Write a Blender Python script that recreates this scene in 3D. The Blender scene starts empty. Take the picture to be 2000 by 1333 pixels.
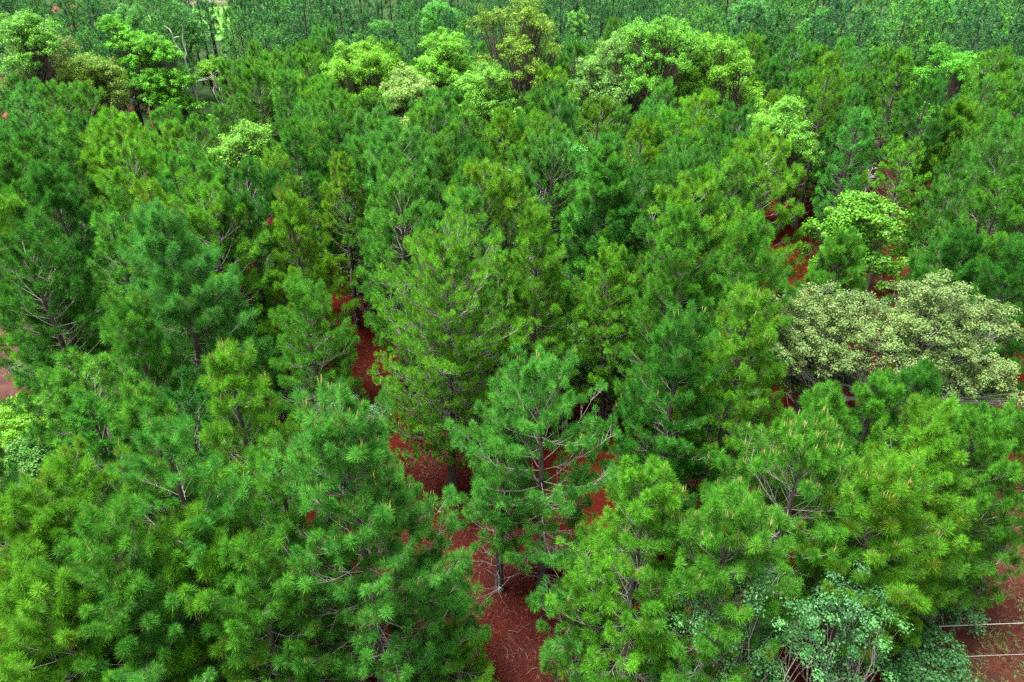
import bpy, math, random
import numpy as np
from mathutils import Vector

RNG = np.random.default_rng(7)
random.seed(7)
rad = math.radians
S = bpy.context.scene
COL = S.collection

# ------------------------------------------------------------------ camera geometry
CAM_H, PITCH, FOC = 20.0, rad(30.0), 1333.0
CP, SP = math.cos(PITCH), math.sin(PITCH)


def terrain(x, y):
    x = np.asarray(x, float); y = np.asarray(y, float)
    d = np.hypot(x, y)
    t = np.clip((d - 92) / 62, 0, 1)
    rise = 9.0 * t * t * (3 - 2 * t) + np.clip(d - 154, 0, None) * 0.035
    small = 0.10 * np.sin(x * 0.31 + 1.3) * np.cos(y * 0.27) + 0.05 * np.sin(x * 0.9 + y * 0.7)
    bank = -0.6 * np.clip((x - 13.0 + 0.12 * y) / 5, 0, 1) * np.clip((26 - y) / 8, 0, 1)
    return rise + small + bank


def gz(x, y):
    return float(terrain(x, y))


def ray(u, v):
    a, b = (u - 1000) / FOC, (667 - v) / FOC
    return np.array([a, CP + b * SP, -SP + b * CP])


def spot(u, v, h=0.0):
    """ground position of a thing of height h whose top is seen in the direction of the photograph's point (u, v)"""
    r = ray(u, v)
    x = y = 0.0
    z = 0.0
    for _ in range(12):
        k = (CAM_H - h - z) / -r[2] if r[2] < -1e-4 else 900
        x, y = r[0] * k, r[1] * k
        z = 0.5 * z + 0.5 * gz(x, y)
    return x, y


def project(x, y, z):
    dy, dz = y, z - CAM_H
    depth = dy * CP - dz * SP
    up = dy * SP + dz * CP
    return 1000 + FOC * x / depth, 667 - FOC * up / depth, depth


# ------------------------------------------------------------------ mesh helpers
class Tri:
    """collects triangles, each with a tone value"""
    def __init__(self):
        self.v, self.f, self.t, self.n = [], [], [], 0

    def add(self, verts, faces, tone=0.5):
        verts = np.asarray(verts, float).reshape(-1, 3)
        faces = np.asarray(faces, np.int64).reshape(-1, 3)
        self.v.append(verts); self.f.append(faces + self.n)
        self.t.append(np.broadcast_to(np.asarray(tone, float), (len(faces),)) if np.ndim(tone) == 0 else np.asarray(tone, float))
        self.n += len(verts)

    def arrays(self):
        if not self.v:
            return np.zeros((0, 3)), np.zeros((0, 3), np.int64), np.zeros(0)
        return np.concatenate(self.v), np.concatenate(self.f), np.concatenate(self.t)

    def mesh(self, name, mat, smooth=False):
        v, f, t = self.arrays()
        return tri_mesh(name, v, f, t, mat, smooth)


def tri_mesh(name, v, f, t, mat, smooth=False):
    me = bpy.data.meshes.new(name)
    me.vertices.add(len(v)); me.vertices.foreach_set('co', v.astype(np.float32).ravel())
    me.loops.add(len(f) * 3); me.loops.foreach_set('vertex_index', f.astype(np.int32).ravel())
    me.polygons.add(len(f)); me.polygons.foreach_set('loop_start', np.arange(0, len(f) * 3, 3, dtype=np.int32))
    if smooth:
        me.polygons.foreach_set('use_smooth', np.ones(len(f), bool))
    a = me.attributes.new('tone', 'FLOAT', 'FACE'); a.data.foreach_set('value', t.astype(np.float32))
    me.update(calc_edges=True)
    me.materials.append(mat)
    return me


def unit(a):
    return a / np.maximum(np.linalg.norm(a, axis=-1, keepdims=True), 1e-9)


def tubes(T, P, R, sides=5, tone=0.5, cap=False):
    """P n x k x 3 polylines, R n x k radii"""
    P = np.asarray(P, float); R = np.asarray(R, float)
    if P.ndim == 2:
        P = P[None]; R = R[None]
    n, k, _ = P.shape
    if n == 0:
        return
    d = np.gradient(P, axis=1); d = unit(d)
    ref = np.where(np.abs(d[..., 2:3]) > 0.9, np.array([1.0, 0, 0]), np.array([0, 0, 1.0]))
    a = unit(np.cross(d, ref)); b = np.cross(d, a)
    th = np.arange(sides) * 2 * math.pi / sides
    ring = (a[:, :, None, :] * np.cos(th)[None, None, :, None] + b[:, :, None, :] * np.sin(th)[None, None, :, None]) * R[:, :, None, None] + P[:, :, None, :]
    V = ring.reshape(-1, 3)
    i = np.arange(n)[:, None, None] * k * sides
    j = np.arange(k - 1)[None, :, None] * sides
    s = np.arange(sides)[None, None, :]; s2 = (s + 1) % sides
    A = i + j + s; B = i + j + s2; C_ = A + sides; D = B + sides
    F = np.stack([np.stack([A, B, D], -1), np.stack([A, D, C_], -1)], 3).reshape(-1, 3)
    tt = np.repeat(np.broadcast_to(np.asarray(tone, float), (n,)), (k - 1) * sides * 2)
    T.add(V, F, tt)


def needles(T, C, A, n, length, width, rng, tone, spread=(10, 96), shaft=0.16):
    """bursts of needles: C m x 3 shoot tips, A m x 3 shoot directions"""
    m = len(C)
    if m == 0:
        return
    A = unit(A)
    ref = np.where(np.abs(A[:, 2:3]) > 0.9, np.array([1.0, 0, 0]), np.array([0, 0, 1.0]))
    X = unit(np.cross(A, ref)); Y = np.cross(A, X)
    q = (np.arange(n)[None, :] + rng.random((m, n))) / n                 # 0 tip .. 1 base
    al = np.radians(spread[0] + (spread[1] - spread[0]) * q ** 0.8) + rng.normal(0, 0.14, (m, n))
    ph = rng.random((m, n)) * 2 * math.pi
    sz = rng.uniform(0.8, 1.2, (m, 1))
    L = length * sz * rng.uniform(0.75, 1.12, (m, n))
    base = C[:, None, :] - A[:, None, :] * (q * shaft * sz)[..., None]
    rd = X[:, None, :] * np.cos(ph)[..., None] + Y[:, None, :] * np.sin(ph)[..., None]
    D = A[:, None, :] * np.cos(al)[..., None] + rd * np.sin(al)[..., None]
    tip = base + D * L[..., None]
    tip[..., 2] -= 0.10 * L * np.abs(np.sin(al))
    side = unit(np.cross(D, rng.normal(0, 1, (m, n, 3)))) * (width / 2)
    mid = base + (tip - base) * 0.45
    mid[..., 2] += 0.02 * L
    V = np.stack([base, mid + side, tip, mid - side], 2).reshape(-1, 3)
    k = np.arange(m * n)[:, None] * 4
    F = np.concatenate([k + np.array([[0, 1, 2]]), k + np.array([[0, 2, 3]])], 1).reshape(-1, 3)
    tn = np.clip(np.repeat(tone, n) + rng.normal(0, 0.10, m * n), 0, 1)
    T.add(V, F, np.repeat(tn, 2))


def leaves(T, C, Rc, n, size, rng, tone, up=0.5, flat=0.75):
    """clumps of folded leaves: C m x 3 centres, Rc m radii"""
    m = len(C)
    d = unit(rng.normal(0, 1, (m, n, 3)) + np.array([0, 0, 0.45]))
    r = Rc[:, None, None] * (rng.random((m, n, 1)) ** 0.6)
    p = C[:, None, :] + d * r * np.array([1, 1, flat])
    nrm = unit(d * (1 - up) + np.array([0, 0, up]) + rng.normal(0, 0.42, (m, n, 3)))
    ax = unit(np.cross(nrm, rng.normal(0, 1, (m, n, 3))))
    sd = np.cross(nrm, ax)
    s = size * rng.uniform(0.6, 1.25, (m, n, 1))
    tip = p + ax * s; b = p - ax * s * 0.9 - nrm * s * 0.1
    l = p + sd * s * 0.55 + nrm * s * 0.18; r_ = p - sd * s * 0.55 + nrm * s * 0.18
    V = np.stack([b, l, tip, r_], 2).reshape(-1, 3)
    k = np.arange(m * n)[:, None] * 4
    F = np.concatenate([k + np.array([[0, 2, 1]]), k + np.array([[0, 3, 2]])], 1).reshape(-1, 3)
    tn = np.clip(np.repeat(tone, n) + rng.normal(0, 0.13, m * n), 0, 1)
    T.add(V, F, np.repeat(tn, 2))


def rot_about(v, axis, ang):
    c, s = np.cos(ang)[..., None], np.sin(ang)[..., None]
    return v * c + np.cross(axis, v) * s + axis * (np.sum(axis * v, -1, keepdims=True)) * (1 - c)


# ------------------------------------------------------------------ materials
def new_mat(name):
    m = bpy.data.materials.new(name); m.use_nodes = True
    nt = m.node_tree; nt.nodes.clear()
    return m, nt, nt.nodes, nt.links


def foliage_mat(name, hue_lo, hue_hi, transl=0.32, rough=0.45, spec=0.28, old=True):
    """object colour x variation between hue_lo and hue_hi by each shoot's tone"""
    m, nt, N, L = new_mat(name)
    out = N.new('ShaderNodeOutputMaterial')
    oi = N.new('ShaderNodeObjectInfo')
    at = N.new('ShaderNodeAttribute'); at.attribute_name = 'tone'
    rp = N.new('ShaderNodeValToRGB')
    rp.color_ramp.elements[0].position = 0.09; rp.color_ramp.elements[0].color = (*hue_lo, 1)
    rp.color_ramp.elements[1].position = 0.95; rp.color_ramp.elements[1].color = (*hue_hi, 1)
    if old:
        e = rp.color_ramp.elements.new(0.0); e.color = (hue_lo[0] * 2.6, hue_lo[1] * 1.0, hue_lo[2] * 0.9, 1)
    L.new(at.outputs['Fac'], rp.inputs[0])
    mx = N.new('ShaderNodeMix'); mx.data_type = 'RGBA'; mx.blend_type = 'MULTIPLY'; mx.inputs[0].default_value = 1
    L.new(oi.outputs['Color'], mx.inputs[6]); L.new(rp.outputs[0], mx.inputs[7])
    p = N.new('ShaderNodeBsdfPrincipled')
    p.inputs['Roughness'].default_value = rough
    p.inputs['Specular IOR Level'].default_value = spec
    L.new(mx.outputs[2], p.inputs['Base Color'])
    tr = N.new('ShaderNodeBsdfTranslucent')
    L.new(mx.outputs[2], tr.inputs['Color'])
    sh = N.new('ShaderNodeMixShader'); sh.inputs[0].default_value = transl
    L.new(p.outputs[0], sh.inputs[1]); L.new(tr.outputs[0], sh.inputs[2])
    L.new(sh.outputs[0], out.inputs[0])
    return m


def bark_mat(name, c0, c1, scale=9.0, stretch=0.25, rough=0.9, bump=0.5):
    m, nt, N, L = new_mat(name)
    out = N.new('ShaderNodeOutputMaterial'); p = N.new('ShaderNodeBsdfPrincipled')
    tc = N.new('ShaderNodeTexCoord'); mp = N.new('ShaderNodeMapping'); mp.inputs['Scale'].default_value = (1, 1, stretch)
    L.new(tc.outputs['Object'], mp.inputs[0])
    n1 = N.new('ShaderNodeTexNoise'); n1.inputs['Scale'].default_value = scale; n1.inputs['Detail'].default_value = 6
    v = N.new('ShaderNodeTexVoronoi'); v.inputs['Scale'].default_value = scale * 1.7
    L.new(mp.outputs[0], n1.inputs[0]); L.new(mp.outputs[0], v.inputs[0])
    a = N.new('ShaderNodeMath'); a.operation = 'MULTIPLY_ADD'; a.inputs[1].default_value = 0.6
    L.new(v.outputs['Distance'], a.inputs[0]); L.new(n1.outputs[0], a.inputs[2])
    rp = N.new('ShaderNodeValToRGB')
    rp.color_ramp.elements[0].position = 0.45; rp.color_ramp.elements[0].color = (*c0, 1)
    rp.color_ramp.elements[1].position = 0.85; rp.color_ramp.elements[1].color = (*c1, 1)
    L.new(a.outputs[0], rp.inputs[0]); L.new(rp.outputs[0], p.inputs['Base Color'])
    b = N.new('ShaderNodeBump'); b.inputs['Strength'].default_value = bump; b.inputs['Distance'].default_value = 0.03
    L.new(a.outputs[0], b.inputs['Height']); L.new(b.outputs[0], p.inputs['Normal'])
    p.inputs['Roughness'].default_value = rough; p.inputs['Specular IOR Level'].default_value = 0.15
    L.new(p.outputs[0], out.inputs[0])
    return m


def tone_mat(name, stops, rough=0.85, spec=0.15):
    """colour picked along a ramp by each face's tone"""
    m, nt, N, L = new_mat(name)
    out = N.new('ShaderNodeOutputMaterial'); p = N.new('ShaderNodeBsdfPrincipled')
    at = N.new('ShaderNodeAttribute'); at.attribute_name = 'tone'
    rp = N.new('ShaderNodeValToRGB'); cr = rp.color_ramp
    while len(cr.elements) < len(stops):
        cr.elements.new(0.5)
    for e, (q, c) in zip(cr.elements, stops):
        e.position = q; e.color = (*c, 1)
    L.new(at.outputs['Fac'], rp.inputs[0]); L.new(rp.outputs[0], p.inputs['Base Color'])
    p.inputs['Roughness'].default_value = rough; p.inputs['Specular IOR Level'].default_value = spec
    L.new(p.outputs[0], out.inputs[0])
    return m


def noise_mat(name, c0, c1, scale=6, rough=0.85, bump=0.2, spec=0.2, detail=6):
    m, nt, N, L = new_mat(name)
    out = N.new('ShaderNodeOutputMaterial'); p = N.new('ShaderNodeBsdfPrincipled')
    tc = N.new('ShaderNodeTexCoord')
    n1 = N.new('ShaderNodeTexNoise'); n1.inputs['Scale'].default_value = scale; n1.inputs['Detail'].default_value = detail
    L.new(tc.outputs['Object'], n1.inputs[0])
    rp = N.new('ShaderNodeValToRGB')
    rp.color_ramp.elements[0].position = 0.35; rp.color_ramp.elements[0].color = (*c0, 1)
    rp.color_ramp.elements[1].position = 0.65; rp.color_ramp.elements[1].color = (*c1, 1)
    L.new(n1.outputs[0], rp.inputs[0]); L.new(rp.outputs[0], p.inputs['Base Color'])
    b = N.new('ShaderNodeBump'); b.inputs['Strength'].default_value = bump; b.inputs['Distance'].default_value = 0.05
    L.new(n1.outputs[0], b.inputs['Height']); L.new(b.outputs[0], p.inputs['Normal'])
    p.inputs['Roughness'].default_value = rough; p.inputs['Specular IOR Level'].default_value = spec
    L.new(p.outputs[0], out.inputs[0])
    return m


M_NEEDLE = foliage_mat('pine_needles', (0.52, 0.60, 0.56), (1.60, 1.36, 1.05), transl=0.4, spec=0.12)
M_LEAF = foliage_mat('broad_leaves', (0.60, 0.66, 0.6), (1.40, 1.30, 1.2), transl=0.4, rough=0.4, old=False)
M_VINE = foliage_mat('vine_leaves', (0.30, 0.42, 0.32), (1.25, 1.08, 1.15), transl=0.3, rough=0.4, spec=0.2, old=False)
M_BARK = bark_mat('pine_bark', (0.014, 0.012, 0.012), (0.085, 0.070, 0.064))
M_UPBARK = bark_mat('pine_branch_bark', (0.065, 0.055, 0.047), (0.22, 0.20, 0.18), scale=14, bump=0.25)
M_OAKBARK = bark_mat('oak_bark', (0.02, 0.017, 0.015), (0.09, 0.075, 0.06))
M_GREYBARK = bark_mat('pale_oak_bark', (0.05, 0.045, 0.04), (0.19, 0.175, 0.16), scale=12, bump=0.3)
M_DEAD = bark_mat('weathered_dead_wood', (0.13, 0.12, 0.115), (0.40, 0.385, 0.37), scale=12, bump=0.3)
M_CANDLE = tone_mat('pine_candle', [(0, (0.17, 0.17, 0.04)), (0.5, (0.27, 0.26, 0.07)), (1, (0.36, 0.34, 0.13))])
M_STRAW = tone_mat('fallen_needles', [(0, (0.0122, 0.0020, 0.0015)), (0.45, (0.0367, 0.0050, 0.0031)), (0.8, (0.0673, 0.0131, 0.0076)), (1, (0.1469, 0.0706, 0.0428))])
M_GRASS = tone_mat('low_weeds', [(0, (0.035, 0.055, 0.02)), (0.4, (0.06, 0.12, 0.03)), (0.8, (0.11, 0.15, 0.05)), (1, (0.26, 0.19, 0.10))])
M_WIRE = noise_mat('weathered_rail', (0.13, 0.125, 0.12), (0.24, 0.23, 0.22), 20)
M_POST = bark_mat('grey_post_wood', (0.12, 0.10, 0.085), (0.28, 0.25, 0.22))
M_WALL = noise_mat('pale_stone_wall', (0.50, 0.36, 0.27), (0.66, 0.52, 0.42), 3)
M_ROOF = noise_mat('brown_shingle', (0.11, 0.085, 0.07), (0.17, 0.135, 0.11), 5)
M_TRIM = noise_mat('white_trim', (0.72, 0.71, 0.68), (0.8, 0.79, 0.77), 5, bump=0.05)
M_GLASS = noise_mat('dark_window_glass', (0.02, 0.024, 0.03), (0.035, 0.04, 0.05), 2, rough=0.08, bump=0.0, spec=0.5)


def ground_mat():
    m, nt, N, L = new_mat('forest_floor')
    out = N.new('ShaderNodeOutputMaterial'); p = N.new('ShaderNodeBsdfPrincipled')
    tc = N.new('ShaderNodeTexCoord')
    at = N.new('ShaderNodeAttribute'); at.attribute_name = 'soil'

    def noise(scale, detail=6, rough=0.6):
        n = N.new('ShaderNodeTexNoise'); n.inputs['Scale'].default_value = scale
        n.inputs['Detail'].default_value = detail; n.inputs['Roughness'].default_value = rough
        L.new(tc.outputs['Object'], n.inputs[0]); return n

    def ramp(src, stops):
        r = N.new('ShaderNodeValToRGB')
        while len(r.color_ramp.elements) < len(stops):
            r.color_ramp.elements.new(0.5)
        for e, (q, c) in zip(r.color_ramp.elements, stops):
            e.position = q; e.color = (*c, 1)
        L.new(src, r.inputs[0]); return r

    def mix(fac, a, b):
        x = N.new('ShaderNodeMix'); x.data_type = 'RGBA'
        L.new(fac, x.inputs[0]); L.new(a, x.inputs[6]); L.new(b, x.inputs[7]); return x.outputs[2]
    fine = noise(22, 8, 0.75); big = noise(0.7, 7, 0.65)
    straw = ramp(fine.outputs[0], [(0.28, (0.0081, 0.0018, 0.0011)), (0.5, (0.0326, 0.0039, 0.0020)), (0.64, (0.0523, 0.0083, 0.0039)), (0.74, (0.0755, 0.0277, 0.0157))])
    pink = ramp(fine.outputs[0], [(0.3, (0.0353, 0.0143, 0.0120)), (0.55, (0.0706, 0.0323, 0.0253)), (0.75, (0.1058, 0.0570, 0.0461))])
    brown = ramp(fine.outputs[0], [(0.28, (0.0140, 0.0063, 0.0040)), (0.5, (0.0477, 0.0158, 0.0104)), (0.66, (0.0673, 0.0343, 0.0188)), (0.75, (0.1346, 0.0845, 0.0544))])
    clay = ramp(fine.outputs[0], [(0.3, (0.0910, 0.0266, 0.0182)), (0.7, (0.1610, 0.0595, 0.0420))])
    lawn = ramp(fine.outputs[0], [(0.3, (0.07, 0.19, 0.03)), (0.7, (0.12, 0.27, 0.05))])
    sep = N.new('ShaderNodeSeparateColor'); L.new(at.outputs['Color'], sep.inputs[0])
    c = mix(sep.outputs[0], straw.outputs[0], pink.outputs[0])
    c = mix(sep.outputs[1], c, brown.outputs[0])
    c = mix(sep.outputs[2], c, clay.outputs[0])
    au = N.new('ShaderNodeAttribute'); au.attribute_name = 'undergrowth'
    und = ramp(fine.outputs[0], [(0.3, (0.012, 0.030, 0.012)), (0.7, (0.030, 0.070, 0.022))])
    c = mix(au.outputs['Fac'], c, und.outputs[0])
    c = mix(at.outputs['Alpha'], c, lawn.outputs[0])
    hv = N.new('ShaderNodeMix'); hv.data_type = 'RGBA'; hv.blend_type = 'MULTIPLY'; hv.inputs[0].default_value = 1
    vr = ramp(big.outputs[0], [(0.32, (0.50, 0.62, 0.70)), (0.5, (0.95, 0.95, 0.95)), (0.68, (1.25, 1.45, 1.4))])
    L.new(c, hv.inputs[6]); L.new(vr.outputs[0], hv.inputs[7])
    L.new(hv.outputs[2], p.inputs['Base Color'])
    b = N.new('ShaderNodeBump'); b.inputs['Strength'].default_value = 0.7; b.inputs['Distance'].default_value = 0.06
    L.new(fine.outputs[0], b.inputs['Height']); L.new(b.outputs[0], p.inputs['Normal'])
    p.inputs['Roughness'].default_value = 1.0; p.inputs['Specular IOR Level'].default_value = 0.02
    L.new(p.outputs[0], out.inputs[0])
    return m


# ------------------------------------------------------------------ object helpers
def obj(name, me, parent=None, color=None):
    o = bpy.data.objects.new(name, me); COL.objects.link(o)
    if parent is not None:
        o.parent = parent
    if color is not None:
        o.color = (*color, 1)
    return o


def tag(o, label=None, cat=None, group=None, kind=None):
    for k, v in (('label', label), ('category', cat), ('group', group), ('kind', kind)):
        if v:
            o[k] = v
    return o


def empty(name, x, y, z, rz=0.0, s=1.0):
    o = bpy.data.objects.new(name, None); COL.objects.link(o)
    o.location = (x, y, z); o.rotation_euler = (0, 0, rz); o.scale = (s, s, s)
    return o


# ------------------------------------------------------------------ pines
def pine_parts(seed, H=10.0, R=2.0, base=0.32, n_needle=60, nw=0.015, nl=0.27, tuft_gap=0.48, inner=0.62, spread=(10, 90), thick=1.0, dense=1.0, sway=0.25,
               candles=0.0, shape='cone', dead=1.0, twig_sides=3, upright=0.62, far=False, open_=0.0):
    """four triangle sets: trunk, branches, needles, candles"""
    g = np.random.default_rng(seed)
    trunk, br, nd, cd = Tri(), Tri(), Tri(), Tri()
    k = 9 if not far else 5
    zz = np.linspace(0, 1, k)
    ph = g.random() * 6.28
    cx = sway * (np.sin(zz * 2.2 + ph) - math.sin(ph)) * 0.6; cy = sway * (np.cos(zz * 1.9 + ph) - math.cos(ph)) * 0.6
    r0 = 0.0135 * H + 0.025
    P = np.stack([cx, cy, zz * H], 1)
    rr = r0 * (1 - zz) ** 0.8 + 0.018
    rr[0] *= 1.25
    P[0, 2] = -0.25
    tubes(trunk, P, rr, 8 if not far else 4)

    def axis(z):
        q = z / H
        return np.stack([np.interp(q, zz, cx), np.interp(q, zz, cy), z], -1)
    # whorls
    zb = base * H
    zs = []
    z = zb
    while z < H - 0.15:
        t = (z - zb) / (H - zb)
        nb = g.integers(3, 6) if t < 0.85 else g.integers(3, 5)
        nb = max(2, int(round(nb * dense)))
        az0 = g.random() * 6.28
        for i in range(nb):
            if g.random() < open_:
                continue
            zs.append((z + g.uniform(-0.12, 0.12), az0 + i * 6.283 / nb + g.normal(0, 0.25), t))
        z += g.uniform(0.34, 0.52) / (0.8 + 0.2 * dense) * (1.0 if t < 0.8 else 0.75)
    zs = np.array(zs)
    z0, az, t = zs[:, 0], zs[:, 1], np.clip(zs[:, 2], 0, 1)
    if shape == 'cone':
        prof = np.minimum(1.0, 0.72 + 1.1 * t) * (1 - t) ** 0.46
    elif shape == 'round':
        prof = np.sqrt(np.clip(1 - ((t - 0.42) / 0.62) ** 2, 0.02, 1))
    else:                                                   # broad, flat-topped
        prof = np.minimum(1.0, 0.6 + 1.0 * t) * (1 - t ** 2.0) ** 0.62
    Lb = R * prof * g.uniform(0.68, 1.18, len(t)) + 0.22
    el = np.radians(4 + 58 * t ** 1.3 + g.normal(0, 7, len(t)))
    nbr = len(t)
    K = 6
    s = np.linspace(0, 1, K)
    hd = np.stack([np.cos(az), np.sin(az), 0 * az], 1)
    up = np.array([0, 0, 1.0])
    # slight sag then rising tip
    horiz = Lb[:, None] * s[None] * np.cos(el)[:, None]
    vert = Lb[:, None] * (np.sin(el)[:, None] * s[None] + (-0.16 * np.sin(s * math.pi) + 0.20 * s ** 3)[None] * (1 - t)[:, None])
    bend = g.normal(0, 0.10, nbr)
    sd = np.stack([-np.sin(az), np.cos(az), 0 * az], 1)
    BP = axis(z0)[:, None, :] + hd[:, None, :] * horiz[..., None] + up * vert[..., None] + sd[:, None, :] * (bend * Lb)[:, None, None] * (s ** 2)[None, :, None]
    BR = thick * (0.005 + 0.0065 * Lb)[:, None] * (1 - 0.8 * s)[None]
    tubes(br, BP, BR, 4 if not far else 3)
    bd = unit(np.gradient(BP, axis=1))
    # shoots
    tc, ta, tt = [], [], []
    TP, TR = [], []
    for i in range(nbr):
        L = Lb[i]
        tc.append(BP[i, -1]); ta.append(bd[i, -1] * (1 - upright) + up * upright); tt.append(t[i])
        nt = max(2, int(L / tuft_gap * 1.9))
        qs = 1 - g.random(nt) ** 1.2 * inner
        for q in qs:
            f = q * (K - 1); a = int(min(f, K - 2)); w = f - a
            p0 = BP[i, a] * (1 - w) + BP[i, a + 1] * w
            d0 = bd[i, a]
            ang = g.choice([-1, 1]) * g.uniform(0.5, 1.1)
            l2 = g.uniform(0.16, 0.5) * (0.35 + 0.75 * min(L, 2.2)) * (1.15 - 0.5 * q)
            dd = rot_about(d0, up, np.array(ang)) + up * g.uniform(-0.12, 0.42)
            dd = dd / np.linalg.norm(dd)
            e = p0 + dd * l2 + up * 0.05 * l2
            TP.append([p0, p0 + dd * l2 * 0.55 - up * 0.03 * l2, e]); TR.append([0.009, 0.007, 0.005])
            tc.append(e); ta.append(dd * (1 - upright) + up * upright); tt.append(t[i])
            if l2 > 0.42 and g.random() < 0.75:
                d3 = rot_about(dd, up, np.array(g.choice([-1, 1]) * g.uniform(0.5, 1.0))) + up * 0.15
                d3 /= np.linalg.norm(d3)
                l3 = l2 * g.uniform(0.35, 0.6); pm = p0 + dd * l2 * 0.5
                TP.append([pm, pm + d3 * l3 * 0.5, pm + d3 * l3]); TR.append([0.006, 0.005, 0.004])
                tc.append(pm + d3 * l3); ta.append(d3 * (1 - upright) + up * upright); tt.append(t[i])
    # leader
    for q in range(4 if not far else 2):
        tc.append(axis(np.array(H + 0.05 - 0.26 * q))); ta.append(up + g.normal(0, 0.12, 3)); tt.append(1.0)
    TP = np.array(TP); TR = np.array(TR)
    if far:
        sel = g.random(len(TP)) < 0.25
        TP, TR = TP[sel], TR[sel]
    tubes(br, TP, TR, twig_sides)
    # bare dead limbs below the live crown
    nd_ = int(16 * dead)
    if nd_:
        zd = g.uniform(0.30 * zb, zb * 1.12, nd_); ad = g.random(nd_) * 6.28
        Ld = R * g.uniform(0.3, 0.85, nd_)
        hd2 = np.stack([np.cos(ad), np.sin(ad), g.uniform(-0.25, 0.2, nd_)], 1)
        s5 = np.linspace(0, 1, 5)
        kink = g.normal(0, 0.09, (nd_, 5, 3)) * s5[None, :, None]
        DP = axis(zd)[:, None, :] + hd2[:, None, :] * (Ld[:, None] * s5[None])[..., None] + kink * Ld[:, None, None] - up * (0.12 * Ld[:, None] * s5[None] ** 2)[..., None]
        tubes(br, DP, 0.016 * (1 - 0.75 * s5)[None].repeat(nd_, 0), 3)
        if not far:
            SP_ = []
            for i in range(nd_):
                for _ in range(4):
                    a = g.integers(1, 4); d0 = DP[i, a + 1] - DP[i, a]
                    d0 = rot_about(d0 / np.linalg.norm(d0), up, np.array(g.choice([-1, 1]) * g.uniform(0.4, 1.0)))
                    l = g.uniform(0.2, 0.6) * Ld[i] * 0.7
                    p0 = DP[i, a]
                    SP_.append([p0, p0 + d0 * l * 0.5 + g.normal(0, 0.04, 3), p0 + d0 * l + np.array([0, 0, g.uniform(-0.15, 0.1)])])
            SP_ = np.array(SP_)
            tubes(br, SP_, np.tile([0.008, 0.006, 0.004], (len(SP_), 1)), 3)
    tc = np.array(tc); ta = np.array(ta); tt = np.array(tt)
    tone = np.clip(g.normal(0.48, 0.30, len(tc)), 0, 1)
    needles(nd, tc, ta, n_needle, nl, nw, g, tone, spread=spread, shaft=0.75 * nl)
    if candles > 0:
        c_ = (g.random(len(tc)) < 0.75 * candles * np.clip(tt * 1.7 - 0.35, 0, 1))
        c_[-3:] = True
        cp, ca = [], []
        for p, a in zip(tc[c_], unit(ta[c_])):
            for _ in range(g.integers(2, 5)):
                cp.append(p + g.normal(0, 0.03, 3) + up * 0.04); ca.append(a * 0.4 + up * 0.8 + g.normal(0, 0.13, 3))
        cp = np.array(cp); ca = unit(np.array(ca)); n = len(cp)
        ln = g.uniform(0.12, 0.24, n)[:, None]
        CPs = np.stack([cp, cp + ca * ln * 0.6, cp + ca * ln], 1)
        tubes(cd, CPs, np.tile([0.008, 0.008, 0.003], (n, 1)), 5, tone=g.random(n))
    return trunk, br, nd, cd


def pine_meshes(seed, **kw):
    t, b, n, c = pine_parts(seed, **kw)
    return {'trunk': t.mesh('pine_trunk', M_BARK, True), 'branches': b.mesh('pine_branches', M_UPBARK),
            'crown': n.mesh('pine_crown', M_NEEDLE), 'candle_shoots': c.mesh('pine_candles', M_CANDLE) if c.n else None,  # last part holds the pale new-growth candles, thin tubes rather than needles
            'H': kw.get('H', 10.0), 'R': kw.get('R', 2.0)}


def put_pine(ms, x, y, rz, s, tint, label, group):
    r = empty('pine_tree', x, y, gz(x, y), rz, s)
    tag(r, label, 'pine tree', group)
    for nm in ('trunk', 'branches', 'crown', 'candle_shoots'):
        if ms[nm] is not None:
            obj(nm, ms[nm], r, tint if nm == 'crown' else None)
    return r


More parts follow.
